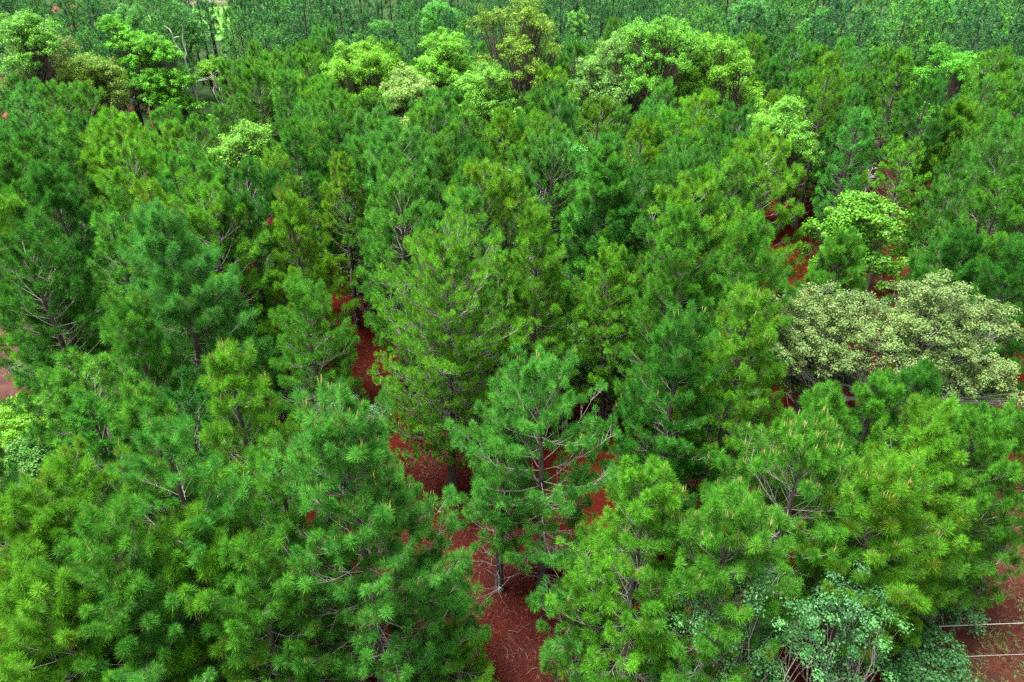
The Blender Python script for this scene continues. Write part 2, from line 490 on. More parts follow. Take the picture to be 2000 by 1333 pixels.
# ------------------------------------------------------------------ broadleaf trees, shrubs, dead trees
def broad_parts(seed, lobes, H, n_leaf=90, leaf=0.085, clump=0.42, per_lobe=16, trunk_r=0.16, up=0.5, fork=0.3, open_=0.0, under=0.25, kinks=0.2):
    """lobes: (x, y, z, r) in the tree's own space; limbs run from the trunk to each lobe and on to its leaf clumps"""
    g = np.random.default_rng(seed)
    tr, lf = Tri(), Tri()
    lobes = np.array(lobes, float)
    top = np.array([0, 0, fork * H])
    zs = np.linspace(0, 1, 5)
    P = np.stack([np.sin(zs * 3) * 0.08, np.cos(zs * 2.5) * 0.08 - 0.08, -0.25 + zs * (fork * H + 0.25)], 1)
    tubes(tr, P, trunk_r * (1.2 - 0.45 * zs), 8)
    top = P[-1]
    cc, cr, ct = [], [], []
    for lx, ly, lz, lr in lobes:
        c = np.array([lx, ly, lz])
        s = np.linspace(0, 1, 7)
        mid = (top + c) / 2 + np.array([0, 0, -0.10 * np.linalg.norm(c - top)]) + g.normal(0, 0.1, 3) * np.linalg.norm(c - top)
        Q = (1 - s)[:, None] ** 2 * top + 2 * (s * (1 - s))[:, None] * mid + (s ** 2)[:, None] * c
        Q[1:-1] += g.normal(0, kinks, (5, 3)) * min(1.0, lr)
        tubes(tr, Q, trunk_r * 0.52 * (1 - 0.72 * s), 6)
        lt = g.normal(0.5, 0.12)
        n = max(3, int(per_lobe * lr ** 2 / 1.2))
        d = unit(g.normal(0, 1, (n, 3)) + np.array([0, 0, 0.55]))
        d[:, 2] = np.where(d[:, 2] < -under, -d[:, 2] * 0.5, d[:, 2])
        p = c + d * lr * g.uniform(0.45, 1.28, (n, 1)) * np.array([1, 1, 0.78])
        keep = g.random(n) >= open_
        TPs = []
        for q in p[keep]:
            a = Q[g.integers(3, 7)]
            m = (a + q) / 2 + g.normal(0, 0.12, 3) * lr
            TPs.append([a, m, q])
        if TPs:
            TPs = np.array(TPs)
            tubes(tr, TPs, np.tile(np.array([0.13, 0.09, 0.045]) * trunk_r, (len(TPs), 1)), 4)
        cc.append(p[keep]); cr.append(clump * g.uniform(0.7, 1.35, keep.sum())); ct.append(np.clip(g.normal(lt, 0.15, keep.sum()), 0, 1))
    cc = np.concatenate(cc); cr = np.concatenate(cr); ct = np.concatenate(ct)
    leaves(lf, cc, cr, n_leaf, leaf, g, ct, up)
    return tr, lf


def dome_lobes(seed, rx, ry, H, z0, n=11, r=(0.9, 1.6)):
    g = np.random.default_rng(seed)
    out = []
    for i in range(n):
        az = i * 2.4 + g.normal(0, 0.3); q = math.sqrt((i + 0.5) / n)
        rr = g.uniform(*r)
        x, y = (rx - 0.6 * rr) * q * math.cos(az), (ry - 0.6 * rr) * q * math.sin(az)
        zt = z0 + (H - z0) * math.sqrt(max(0.05, 1 - (q * 0.97) ** 2)) * g.uniform(0.82, 1.04)
        out.append((x, y, max(0.3, zt - rr * 0.75), rr))
    return out


def put_broad(name, cat, x, y, parts, tint, label, group=None, bark=None, leafmat=None, rz=0.0, stem='trunk', crown='crown'):
    tr, lf = parts
    r = empty(name, x, y, gz(x, y), rz)
    tag(r, label, cat, group)
    obj(stem, tr.mesh(name + '_' + stem, bark or M_OAKBARK, True), r)
    obj(crown, lf.mesh(name + '_' + crown, leafmat or M_LEAF), r, tint)
    return r


def dead_tree(seed, H, R, n=7, r0=0.1, depth=3, lean=0.0, spread=0.6):
    g = np.random.default_rng(seed)
    T = Tri(); segs = []

    def grow(p, d, l, r, k):
        s = np.linspace(0, 1, 5)
        w = g.normal(0, 0.07, (5, 3)) * s[:, None] * l
        Q = p + d * (l * s)[:, None] + w
        segs.append((Q, r * (1 - 0.6 * s)))
        if k == 0:
            return
        for _ in range(g.integers(3, 5) if k < depth else n):
            q = g.uniform(0.35, 1.0); a = Q[int(q * 4)]
            nd = d + g.normal(0, spread, 3); nd[2] += 0.35; nd /= np.linalg.norm(nd)
            grow(a, nd, l * g.uniform(0.3, 0.5), r * 0.55, k - 1)
    grow(np.array([0, 0, -0.2]), unit(np.array([lean, 0.02, 1.0])), H * 0.74, r0, depth)
    for Q, r in segs:
        tubes(T, Q, np.maximum(r, 0.012), 5)
    return T, segs


def put_dead(x, y, T, label, s=1.0, group=None):
    me = T.mesh('dead_tree_wood', M_DEAD, True)
    o = obj('dead_tree', me); o.location = (x, y, gz(x, y)); o.scale = (s, s, s)
    return tag(o, label, 'dead tree', group)


# ------------------------------------------------------------------ clear areas (seen as bare ground): (u, v, radius in photo pixels)
CLEAR = [(1035, 1310, 40), (1010, 1230, 30), (940, 1120, 35), (905, 1050, 45), (880, 960, 50), (830, 890, 45), (860, 870, 30),
         (690, 700, 46), (700, 765, 34), (1100, 575, 8), (1580, 490, 12), (1800, 385, 14), (1940, 430, 10), (1720, 345, 10),
         (1700, 160, 4), (10, 690, 14), (15, 750, 20), (30, 790, 15), (10, 215, 12), (1985, 1100, 40), (1960, 1200, 45), (1965, 1290, 50),
         (1340, 950, 20), (430, 8, 12), (430, 26, 9), (432, 42, 7), (170, 48, 4), (100, 25, 3)]


PROT = [(1710, 335, 24, 60.0), (1795, 385, 12, 57.0)]           # (u, v, radius px, distance): what stays in view


def blocked(x, y, H, R):
    z0 = gz(x, y)
    far_k = 0.55 if math.hypot(x, y) > 27 else 0.85
    dd = y
    for f in (0.4, 0.55, 0.75, 0.93):
        u, v, dep = project(x, y, z0 + f * H)
        cr = R * {0.4: 0.9, 0.55: 0.9, 0.75: 0.75, 0.93: 0.4}[f] * FOC / dep
        for pu, pv, pr, pd in PROT:
            if dd < pd and (u - pu) ** 2 + (v - pv) ** 2 < (pr + cr * 0.6) ** 2:
                return True
    for f in (0.0, 0.18, 0.36, 0.5, 0.65, 0.8, 0.95):
        u, v, dep = project(x, y, z0 + f * H)
        cr = (0.12 if f < 0.35 else R * far_k * (1.0 if f < 0.6 else 1.5 * (1.05 - f) + 0.25)) * FOC / dep
        for cu, cv, r in CLEAR:
            if (u - cu) ** 2 + (v - cv) ** 2 < (r * 0.9 + cr) ** 2:
                return True
    return False


# tints (linear base colours)
PINE = (0.058, 0.230, 0.022)
BLUE = (0.055, 0.240, 0.034)
BRIGHT = (0.084, 0.272, 0.020)
DARK = (0.034, 0.172, 0.020)
YELL = (0.090, 0.262, 0.016)
LIME = (0.135, 0.360, 0.018)

TAKEN = []          # (x, y, keep-away radius)
LAND = []           # (u, v, phrase) landmarks used in labels
GROUP = 'pines of the plantation'

# ------------------------------------------------------------------ the pines one can single out: top (u, v), height, radius ...
HERO = [
    # u, v, H, R, seed, tint, shape, base, candles, dense, extra, label, landmark phrase
    (672, 800, 11.0, 2.6, 11, BLUE, 'cone', 0.17, 0.42, 1.25, {}, 'large bright pine tipped with many yellow candles, its long low branch over the red path', 'the large candle-tipped pine by the path'),
    (1070, 735, 9.4, 2.6, 12, BLUE, 'broad', 0.34, 0.05, 1.0, {'dead': 2.2, 'open_': 0.08}, 'open thin-crowned pine with dark bare trunk and tangled dead limbs standing in the red path', 'the open pine in the path'),
    (858, 512, 10.6, 2.6, 13, (0.086, 0.285, 0.020), 'round', 0.28, 0.0, 1.7, {'nl': 0.16, 'dead': 0.5, 'tuft_gap': 0.27, 'inner': 0.95, 'n_needle': 64, 'nw': 0.011, 'upright': 0.85, 'spread': (5, 65), 'thick': 0.7}, 'dense egg-shaped pine with bare dark trunk above the red clearing', 'the egg-shaped pine'),
    (1560, 872, 8.8, 2.5, 14, PINE, 'broad', 0.34, 0.45, 1.25, {}, 'broad dark-green pine with upright tan candles above the pale-leaved vines', 'the broad candle-topped pine'),
    (1735, 945, 8.4, 1.65, 15, BRIGHT, 'broad', 0.36, 0.40, 1.1, {'nl': 0.25}, 'pine with large shaggy bright tufts at the edge of the brown open ground', 'the shaggy-tufted pine'),
    (1270, 948, 8.8, 2.0, 16, (0.072, 0.262, 0.020), 'cone', 0.18, 0.15, 1.3, {}, 'slim yellow-green pine with pointed top between the path and the broad candle-topped pine', 'the slim yellow-green pine'),
    (422, 700, 10.6, 1.75, 17, BRIGHT, 'cone', 0.26, 0.35, 1.3, {}, 'pointed yellow-green pine with candles in front of the blue-green pine', 'the pointed yellow-green pine'),
    (292, 775, 9.6, 1.5, 18, PINE, 'cone', 0.28, 0.3, 1.0, {}, 'small dark pine with pale candle tips leaning against the pointed yellow-green pine', 'the small candle-tipped pine'),
    (335, 862, 10.0, 2.1, 19, BLUE, 'broad', 0.25, 0.05, 0.9, {'open_': 0.2}, 'pine with its pinkish upper stem showing through a gappy crown', 'the gappy pink-stemmed pine'),
    (150, 900, 8.8, 1.8, 20, BRIGHT, 'broad', 0.22, 0.05, 1.1, {}, 'bright pine beside the lime shrubs at the edge of the wood', 'the pine by the lime shrubs'),
    (175, 1035, 9.0, 1.9, 21, PINE, 'broad', 0.2, 0.15, 1.15, {}, 'mid-green pine with brownish shoot tips low in the near corner of the wood', 'the brown-tipped pine'),
    (40, 990, 8.4, 1.6, 22, BRIGHT, 'broad', 0.2, 0.02, 1.1, {}, 'light green pine cut by the edge of the picture below the lime shrubs', 'the light pine at the picture edge'),
    (345, 1045, 8.2, 1.7, 23, BRIGHT, 'broad', 0.2, 0.02, 1.0, {'nl': 0.25}, 'pine with one big round bright tuft on top, in front of the gappy pine', 'the pine with a big round tuft'),
    (330, 430, 12.0, 2.7, 24, (0.058, 0.250, 0.044), 'cone', 0.22, 0.06, 1.1, {'nl': 0.24}, 'tall blue-green pine with soft long needles and broad skirt', 'the tall blue-green pine'),
    (100, 340, 12.0, 2.4, 25, DARK, 'cone', 0.24, 0.0, 1.2, {'dead': 2.5}, 'dark pine with grey dead lower branches above the pinkish bank', 'the dark pine above the pink bank'),
    (1200, 505, 8.8, 2.0, 26, BRIGHT, 'cone', 0.26, 0.05, 1.2, {}, 'sharp-topped bright pine behind the vine thicket', 'the sharp-topped pine'),
    (1330, 640, 10.0, 2.0, 27, DARK, 'cone', 0.24, 0.1, 1.2, {}, 'dark-tufted pine standing between the vine thicket and the pale oak', 'the dark-tufted pine'),
    (1452, 588, 10.6, 1.9, 28, BRIGHT, 'cone', 0.22, 0.12, 1.25, {}, 'bright pointed pine touching the pale oak', 'the bright pointed pine'),
    (1640, 470, 9.6, 2.0, 29, PINE, 'cone', 0.28, 0.0, 1.15, {}, 'mid-green pine in front of the lime-leaved tree and behind the pale oak', 'the pine below the lime tree'),
    (1885, 212, 10.0, 2.9, 30, BRIGHT, 'cone', 0.14, 0.05, 1.4, {}, 'light green cone-shaped pine next to the leaning dark trunk', 'the cone-shaped light pine'),
    (1812, 168, 11.5, 2.3, 31, DARK, 'broad', 0.42, 0.0, 0.95, {}, 'pine with long bare dark leaning trunk at the pinkish clearing', 'the pine with the leaning trunk'),
    (1720, 740, 8.2, 1.3, 32, PINE, 'cone', 0.25, 0.0, 1.1, {}, 'mid-green pine in front of the pale oak, over its trunk', 'the pine before the pale oak'),
    (1840, 815, 9.0, 1.8, 33, BRIGHT, 'cone', 0.25, 0.05, 1.1, {}, 'bright pine in front of the pale oak, near the brown open ground', 'the pine near the brown ground'),
    (1010, 340, 10.6, 1.55, 34, BLUE, 'cone', 0.25, 0.0, 1.15, {}, 'small bluish spire-topped pine amid the mid-green rows', 'the bluish spire-topped pine'),
    (600, 560, 9.6, 1.75, 35, PINE, 'cone', 0.38, 0.0, 0.9, {'dead': 2.5}, 'slender pine with bare dead limbs at the edge of the red clearing', 'the slender pine by the clearing'),
    (570, 385, 11.0, 1.8, 36, YELL, 'cone', 0.25, 0.0, 1.1, {}, 'yellowish pine among green ones behind the tall blue-green pine', 'the yellowish pine'),
    (1465, 455, 11.2, 2.2, 37, PINE, 'cone', 0.25, 0.0, 1.15, {}, 'full green pine behind the bright pointed pine', 'the full green pine'),
    (1345, 430, 11.4, 2.1, 38, PINE, 'cone', 0.25, 0.0, 1.2, {}, 'full pine with pale dead twigs behind the dark-tufted pine', 'the pine with pale dead twigs'),
    (1890, 470, 8.8, 2.3, 39, DARK, 'cone', 0.2, 0.0, 1.25, {}, 'dark bushy pine rising behind the pale oak', 'the dark bushy pine'),
    (520, 900, 9.0, 1.6, 40, PINE, 'broad', 0.28, 0.0, 0.9, {}, 'thin pine between the pointed yellow-green pine and the large candle-tipped pine', 'the thin pine'),
    (235, 590, 10.0, 1.8, 41, PINE, 'cone', 0.24, 0.0, 1.1, {}, 'mid-green pine under the flank of the tall blue-green pine', 'the pine under the blue-green one'),
    (970, 800, 8.0, 1.3, 42, BLUE, 'cone', 0.35, 0.0, 0.8, {}, 'little thin pine beside the egg-shaped pine and the red path', 'the little thin pine'),
    (1840, 880, 8.5, 1.35, 43, BRIGHT, 'broad', 0.2, 0.0, 1.1, {}, 'soft bright pine overhanging the brown open ground behind the shaggy-tufted pine', 'the soft bright pine'),
    (1430, 985, 9.0, 1.7, 44, PINE, 'broad', 0.25, 0.25, 1.1, {}, 'dull green pine filling the gap beside the slim yellow-green pine', 'the dull green pine'),
    (250, 1180, 7.4, 1.7, 45, BLUE, 'broad', 0.2, 0.0, 1.1, {'dead': 2.0}, 'low pine with many grey twigs above the yellow-green groundcover', 'the low twiggy pine'),
    (70, 1160, 7.8, 1.7, 46, BRIGHT, 'broad', 0.2, 0.0, 1.1, {}, 'low bright pine in the near corner of the wood', 'the low corner pine'),
    (905, 1255, 3.2, 1.1, 48, BRIGHT, 'broad', 0.1, 0.0, 1.0, {'dead': 0}, 'young sapling pine at the bottom edge beside the red path', 'the sapling pine'),
    (20, 400, 11.0, 2.2, 49, BRIGHT, 'cone', 0.2, 0.0, 1.2, {}, 'bright pine cut by the picture edge above the pink bank', 'the bright edge pine'),
    (1985, 490, 9.0, 2.0, 50, DARK, 'cone', 0.2, 0.0, 1.2, {}, 'dark pine cut by the picture edge beyond the pale oak', 'the dark edge pine'),
    (830, 1120, 5.0, 1.5, 51, BLUE, 'broad', 0.15, 0.0, 1.0, {'dead': 0.5}, 'small bluish pine growing close beside the red path under the large candle-tipped pine', 'the small bluish pine'),
    (1130, 1150, 4.4, 1.2, 52, BLUE, 'broad', 0.2, 0.0, 0.9, {}, 'small soft pine at the foot of the slim yellow-green pine', 'the small soft pine'),
    (1605, 775, 8.6, 1.5, 53, PINE, 'cone', 0.25, 0.0, 1.1, {}, 'green pine rising in front of the small dull oak', 'the pine before the dull oak'),
    (1925, 815, 8.8, 1.6, 54, PINE, 'broad', 0.2, 0.0, 1.15, {}, 'mid-green pine below the drooping end of the pale oak', 'the pine below the oak end'),
    (1790, 740, 8.4, 1.5, 56, DARK, 'cone', 0.22, 0.0, 1.1, {}, 'dark little pine under the middle of the pale oak', 'the dark little pine'),
    (15, 1130, 8.0, 1.7, 57, BRIGHT, 'broad', 0.15, 0.0, 1.15, {}, 'light pine cut by the picture edge in the near corner of the wood', 'the light corner pine'),
    (45, 1270, 5.6, 1.5, 58, PINE, 'broad', 0.12, 0.0, 1.15, {}, 'lowest pine in the bottom corner of the wood', 'the lowest corner pine'),
    (1050, 430, 10.6, 1.8, 59, BRIGHT, 'cone', 0.22, 0.0, 1.15, {}, 'bright pine right behind the bluish spire-topped pine and above the vine thicket', 'the bright pine above the thicket'),
    (1995, 815, 8.4, 1.6, 60, PINE, 'broad', 0.18, 0.0, 1.15, {}, 'green pine cut by the picture edge under the tip of the pale oak', 'the pine under the oak tip'),
    (470, 1090, 8.0, 1.5, 47, PINE, 'broad', 0.25, 0.0, 1.0, {'dead': 2.0}, 'low pine over red straw beside the large candle-tipped pine', 'the low pine over red straw'),
]
hero_objs = []
for (u, v, H, R, sd, tint, shp, base, cand, dense, ex, label, lm) in HERO:
    x, y = spot(u, v, H)
    ms = pine_meshes(sd, H=H, R=R, base=base, shape=shp, candles=cand, dense=dense * 1.12, **{**dict(n_needle=135, nw=0.0085, nl=0.205, tuft_gap=0.36, inner=0.8, thick=0.8), **ex})
    put_pine(ms, x, y, 0.0, 1.0, tint, label, GROUP)
    TAKEN.append((x, y, R * (1.25 if shp == 'round' else 0.85)))
    LAND.append((*project(x, y, gz(x, y) + H * 0.75)[:2], lm))

# ------------------------------------------------------------------ broadleaf trees
def oak_at(u, v, H, rx, ry, seed, tint, label, lm, name='broadleaf_tree', cat='tree', z0=None, n=19, r=(0.9, 1.7), bark=None, group=None, keep=0.75, **kw):
    x, y = spot(u, v, H)
    if z0 is None:
        z0 = max(2.0, H - 2.1 * rx)
    a = dict(n_leaf=80, leaf=0.072, clump=0.40, open_=0.15, per_lobe=34, trunk_r=0.2, under=0.7)
    a.update(kw)
    put_broad(name, cat, x, y, broad_parts(seed, dome_lobes(seed + 500, rx, ry, H, z0, n, r), H, **a), tint, label, group, bark)
    TAKEN.append((x, y, rx * keep))
    pu, pv, dep = project(x, y, gz(x, y) + H * 0.82)
    if (group or '').startswith('broadleaf trees far'):
        return
    LAND.append((pu, pv, lm))
    if rx < 1.5:
        PROT.append((u, v + 20, 22, y))
    if rx > 1.5 and not (group or '').startswith('broadleaf trees far'):
        PROT.append((pu, pv, rx * 0.74 * FOC / dep, y))


BG = 'broadleaf trees rising among the pines'
oak_at(700, 68, 13.6, 4.7, 4.2, 101, LIME, 'bright lime tree with domed crown standing among dark pines, beside the pale blossoming tree', 'the domed lime tree', group=BG)
oak_at(860, 62, 13.4, 4.3, 4.0, 102, (0.13, 0.37, 0.025), 'lime tree of two humps between the domed lime tree and the dark-limbed olive oak', 'the two-humped lime tree', group=BG)
oak_at(800, 130, 11.6, 3.0, 2.8, 103, (0.21, 0.37, 0.085), 'cream-flecked pale blossoming tree in front of the lime trees', 'the blossoming tree', group=BG, up=0.3)
oak_at(950, 118, 12.0, 3.9, 3.4, 104, (0.13, 0.36, 0.035), 'pale green tree below the dark-limbed olive oak', 'the pale green tree', group=BG)
oak_at(1010, -25, 17.3, 5.0, 4.6, 105, (0.14, 0.27, 0.022), 'tall olive-yellow oak with thin leaves and bold dark crooked limbs', 'the dark-limbed olive oak', group=BG, open_=0.35, n=13, r=(0.8, 1.5), trunk_r=0.3, kinks=0.3)
oak_at(1290, -20, 17.0, 6.0, 5.5, 106, (0.10, 0.32, 0.025), 'wide green oak with dark limbs showing at the far edge of the wood', 'the wide green oak', group=BG, open_=0.25, n=16, r=(0.9, 1.7), trunk_r=0.32, kinks=0.3)
oak_at(1190, 82, 13.0, 5.0, 4.2, 107, (0.135, 0.31, 0.06), 'greyish green round-domed tree in front of the wide green oak', 'the greyish domed tree', group=BG)
oak_at(1415, 62, 13.8, 6.4, 5.4, 108, LIME, 'largest bright lime tree, broad and billowing, in front of the far dark pines', 'the largest lime tree', group=BG, n=17)
oak_at(1530, 180, 11.0, 3.0, 2.8, 109, (0.13, 0.36, 0.035), 'small pale lime tree just before the largest lime tree', 'the small pale lime tree', group=BG, n=8)
oak_at(1880, 72, 13.2, 4.4, 3.4, 110, (0.085, 0.34, 0.018), 'vivid green tree among dark pines near the far corner', 'the vivid green tree', group=BG, n=9)
oak_at(1690, 372, 11.0, 2.2, 2.0, 111, (0.090, 0.27, 0.016), 'lime-leaved tree next to the white bare shrub', 'the lime-leaved tree', group=BG, n=15, r=(0.6, 1.0), n_leaf=100, leaf=0.07, clump=0.33)
oak_at(470, 232, 10.0, 3.2, 2.8, 112, (0.15, 0.38, 0.035), 'pale lime low tree beyond the tall blue-green pine', 'the pale lime low tree', group=BG, n=9)
oak_at(1113, 278, 10.5, 0.95, 0.9, 113, (0.05, 0.25, 0.03), 'small vivid green treetop poking out between pines', 'the small vivid treetop', group=BG, n=4, r=(0.5, 0.8))
oak_at(1205, 255, 10.5, 0.9, 0.9, 114, (0.018, 0.085, 0.022), 'dark ivy-covered column of leaves beside a dead stem', 'the dark ivy column', group=BG, n=6, r=(0.5, 0.8), z0=1.5)
oak_at(60, 38, 14.5, 4.0, 3.5, 115, (0.125, 0.195, 0.03), 'dull olive oak with dark limbs in the far corner', 'the dull olive oak', group=BG, open_=0.25, n=11)
oak_at(160, 95, 12.5, 3.2, 3.0, 116, (0.14, 0.27, 0.028), 'yellowish olive tree beside the dull olive oak', 'the yellowish olive tree', group=BG, open_=0.3)
oak_at(390, -6, 9.0, 2.2, 2.0, 117, (0.14, 0.37, 0.02), 'light lime tree in front of the pale house', 'the lime tree by the house', group=BG, n=7)
oak_at(30, 12, 16.0, 2.4, 2.4, 118, (0.10, 0.30, 0.03), 'green tree at the far picture corner behind the dull olive oak', 'the far corner tree', group=BG, n=8)

FG = 'broadleaf trees far off at the top of the wood'
for (u, v, H, rx, sd, tint, lb, lm) in (
    (560, -5, 13.0, 3.4, 131, (0.095, 0.330, 0.051), 'greyish green far tree at the top edge beyond the thin grey bare tree', 'the greyish far tree'),
    (655, 12, 11.0, 3.0, 132, (0.121, 0.315, 0.076), 'pale sage far tree at the top edge behind the domed lime tree', 'the pale sage far tree'),
    (745, 30, 11.5, 2.6, 133, (0.068, 0.255, 0.034), 'dark round far tree behind the gap of the two lime trees', 'the dark round far tree'),
    (860, -5, 13.5, 3.6, 134, (0.074, 0.300, 0.038), 'deep green far tree at the top edge beyond the two-humped lime tree', 'the deep green far tree'),
    (1120, 20, 13.0, 2.8, 135, (0.121, 0.360, 0.043), 'soft green far tree between the olive oak and the wide green oak', 'the soft green far tree'),
    (1470, -5, 14.5, 3.6, 136, (0.074, 0.285, 0.051), 'dull blue-green far tree at the top edge beyond the largest lime tree', 'the dull far tree'),
    (1600, 20, 13.0, 3.4, 137, (0.081, 0.300, 0.043), 'mid-green bushy far tree near the top edge by the largest lime tree', 'the bushy far tree'),
    (1725, 30, 12.5, 3.0, 138, (0.061, 0.195, 0.051), 'grey-violet shaded far tree beside the dark hollow near the top edge', 'the grey far tree'),
    (1850, -10, 14.0, 3.8, 139, (0.068, 0.270, 0.038), 'dark rounded far tree at the top edge beyond the vivid green tree', 'the dark rounded far tree'),
    (1965, 35, 13.0, 3.2, 140, (0.061, 0.255, 0.043), 'dark far tree at the far corner beside the vivid green tree', 'the dark corner tree'),
    (240, 10, 13.0, 3.4, 141, (0.081, 0.285, 0.051), 'bluish far tree at the top edge beyond the straggling lime tree', 'the bluish far tree'),
    (340, 5, 12.5, 3.0, 142, (0.061, 0.240, 0.043), 'dark green far tree at the top edge beside the pale house', 'the dark tree by the house')):
    oak_at(u, v, H, rx, rx * 0.9, sd, tint, lb, lm, group=FG, n=14)

# big irregular lime tree beside the snag: lobes laid out from the photograph at one distance
def lobed_tree(dist_top, Ht, lobes, seed, tint, label, lm, lobe_scale=1.0, **kw):
    """lobes as (u, v, radius m, depth offset m): each lobe stands at its own distance from the camera"""
    x0, y0 = spot(*dist_top, Ht)
    g = np.random.default_rng(seed)
    out = []
    for (u, v, r, off) in lobes:
        r = r * lobe_scale
        rr = ray(u, v); k = (y0 + off) / rr[1]
        out.append((rr[0] * k - x0, off, CAM_H + rr[2] * k - gz(x0, y0) - r * 0.2, r))
    a = dict(n_leaf=95, leaf=0.08, clump=0.40, per_lobe=28, trunk_r=0.2)
    bark = kw.pop('bark', None)
    a.update(kw)
    put_broad('broadleaf_tree', 'tree', x0, y0, broad_parts(seed, out, Ht, **a), tint, label, BG, bark)
    TAKEN.append((x0, y0, 3.0))
    for (u, v, r, off) in lobes:
        PROT.append((u, v, r * lobe_scale * 0.95 * FOC / project(x0, y0, gz(x0, y0) + Ht * 0.8)[2], y0))
    LAND.append((*project(x0, y0, gz(x0, y0) + Ht * 0.8)[:2], lm))
    return x0, y0


sx, sy = lobed_tree((315, 75), 12.0, [(222, 50, 1.2, 2), (255, 85, 1.4, 1), (300, 92, 1.3, 0), (330, 110, 1.0, -0.5), (275, 120, 1.2, 0.5), (250, 165, 1.2, 0),
                            (300, 160, 1.5, -1), (345, 155, 1.2, -1), (325, 195, 1.5, -1.5), (370, 205, 1.1, -1.5), (395, 240, 1.1, -2)],
           120, (0.09, 0.33, 0.014), 'vivid lime tree with straggling crown wrapped around the white snag', 'the straggling lime tree', fork=0.4, kinks=0.25, lobe_scale=1.3)

# the pale oak at the right
lobed_tree((1760, 560), 9.2, [(1560, 610, 0.75, 0.3), (1600, 575, 0.55, 0.8), (1640, 605, 0.6, 0.5), (1545, 660, 0.7, -0.4), (1620, 650, 0.8, 0), (1690, 600, 0.6, 0.6),
                              (1700, 650, 0.85, -0.2), (1760, 630, 0.75, 0.2), (1770, 580, 0.55, 0.9), (1830, 575, 0.8, 0.6), (1870, 610, 0.8, 0.3), (1830, 640, 0.8, -0.3),
                              (1935, 625, 0.65, 0.2), (1960, 645, 0.4, 0.1), (1890, 690, 0.75, -0.6), (1950, 735, 0.6, -1.0), (1990, 775, 0.6, -1.2), (1880, 740, 0.7, -0.8), (1500, 640, 0.5, -0.2), (1520, 690, 0.6, -0.7), (1590, 690, 0.6, -0.7), (1790, 700, 0.7, -0.6),
                              (1650, 700, 0.6, -0.9), (1740, 690, 0.6, -0.8)],
           121, (0.140, 0.230, 0.068), 'large pale olive-yellow oak with knobbly flattened crown spreading over dark pines', 'the pale oak',
           lobe_scale=1.25, n_leaf=120, leaf=0.044, clump=0.27, per_lobe=70, trunk_r=0.12, fork=0.45, bark=M_GREYBARK, open_=0.2, under=0.6)
lobed_tree((1610, 690), 5.5, [(1560, 700, 0.8, 0), (1640, 740, 0.8, -0.5), (1600, 790, 0.8, -0.6), (1540, 740, 0.7, 0), (1690, 750, 0.8, 0.3), (1740, 770, 0.7, 0.4), (1670, 820, 0.8, -0.2), (1790, 790, 0.6, 0.5), (1850, 790, 0.6, 0.6)],
           122, (0.075, 0.15, 0.055), 'small dull green oak under the pale oak', 'the small dull oak', n_leaf=100, leaf=0.06, clump=0.32, per_lobe=30, trunk_r=0.09, bark=M_GREYBARK)

# ------------------------------------------------------------------ dead trees
T, _ = dead_tree(201, 6.5, 1.5, n=4, r0=0.16, depth=3, lean=0.15, spread=0.5)
x, y = spot(350, 50, 13.2); T2 = Tri()
zz = np.linspace(0, 1, 8)
tubes(T2, np.stack([0.25 * np.sin(zz * 4), 0 * zz, -0.2 + zz * 10.2], 1), 0.17 * (1 - 0.55 * zz), 8)
top = np.array([0.25 * math.sin(4), 0, 10.0])
for dx, dz, r in ((-0.9, 3.0, 0.075), (0.45, 3.3, 0.075)):
    s = np.linspace(0, 1, 7)
    Q = top + np.stack([dx * s ** 0.7 + 0.12 * np.sin(s * 9), 0.1 * np.sin(s * 5), dz * s], 1)
    tubes(T2, Q, r * (1 - 0.75 * s), 6)
    for _ in range(4):
        a = Q[random.randint(2, 5)]; b = a + np.array([random.uniform(-0.8, 0.8), random.uniform(-0.4, 0.4), random.uniform(0.1, 0.7)])
        tubes(T2, np.array([a, (a + b) / 2 + 0.05, b]), [0.04, 0.03, 0.012], 4)
a = np.array([0.2, 0, 7.6])
for k_ in range(2):
    s = np.linspace(0, 1, 6); Q = a + np.stack([2.6 * s, 0.3 * k_ * s, (0.9 + 0.25 * k_) * s + 0.1 * np.sin(s * 8)], 1)
    tubes(T2, Q, 0.034 * (1 - 0.75 * s), 5)
put_dead(x, y, T2, 'tall white forked snag standing out of the straggling lime tree')
LAND.append((350, 90, 'the white snag')); TAKEN.append((x, y, 1.0))

T, _ = dead_tree(202, 4.2, 2, n=12, r0=0.06, depth=3, spread=0.75)
x, y = spot(1705, 300, 4.4)
put_dead(x, y, T, 'white bare twiggy shrub at the edge of the pinkish clearing')
LAND.append((1705, 340, 'the white bare shrub')); TAKEN.append((x, y, 2.2))
for (u, v, H, sd, lb, lm) in ((462, 75, 11.5, 203, 'thin grey bare tree among dark pines near the white snag', 'the thin grey bare tree'), (1155, 40, 12.5, 204, 'pale bare tree beside the dark-limbed olive oak', 'the pale bare tree'),
                          (408, 135, 10.5, 205, 'grey dead tree with upright twigs close behind the white snag', 'the grey dead tree'), (985, 300, 10.5, 206, 'bare grey tree among mid-green pines behind the bluish spire-topped pine', 'the bare grey tree'),
                          (640, 35, 12.0, 207, 'pale bare tree behind the domed lime tree', 'the pale bare tree behind the lime'), (205, 140, 10.5, 208, 'bare grey tree under the yellowish olive tree', 'the bare tree under the olive')):
    T, _ = dead_tree(sd, H, 2, n=9, r0=0.06, depth=3, spread=0.45)
    x, y = spot(u, v, H)
    put_dead(x, y, T, lb, group='dead trees among the pines')
    PROT.append((u, v + 28, 20, y))
    LAND.append((u, v + 30, lm)); TAKEN.append((x, y, 0.8))

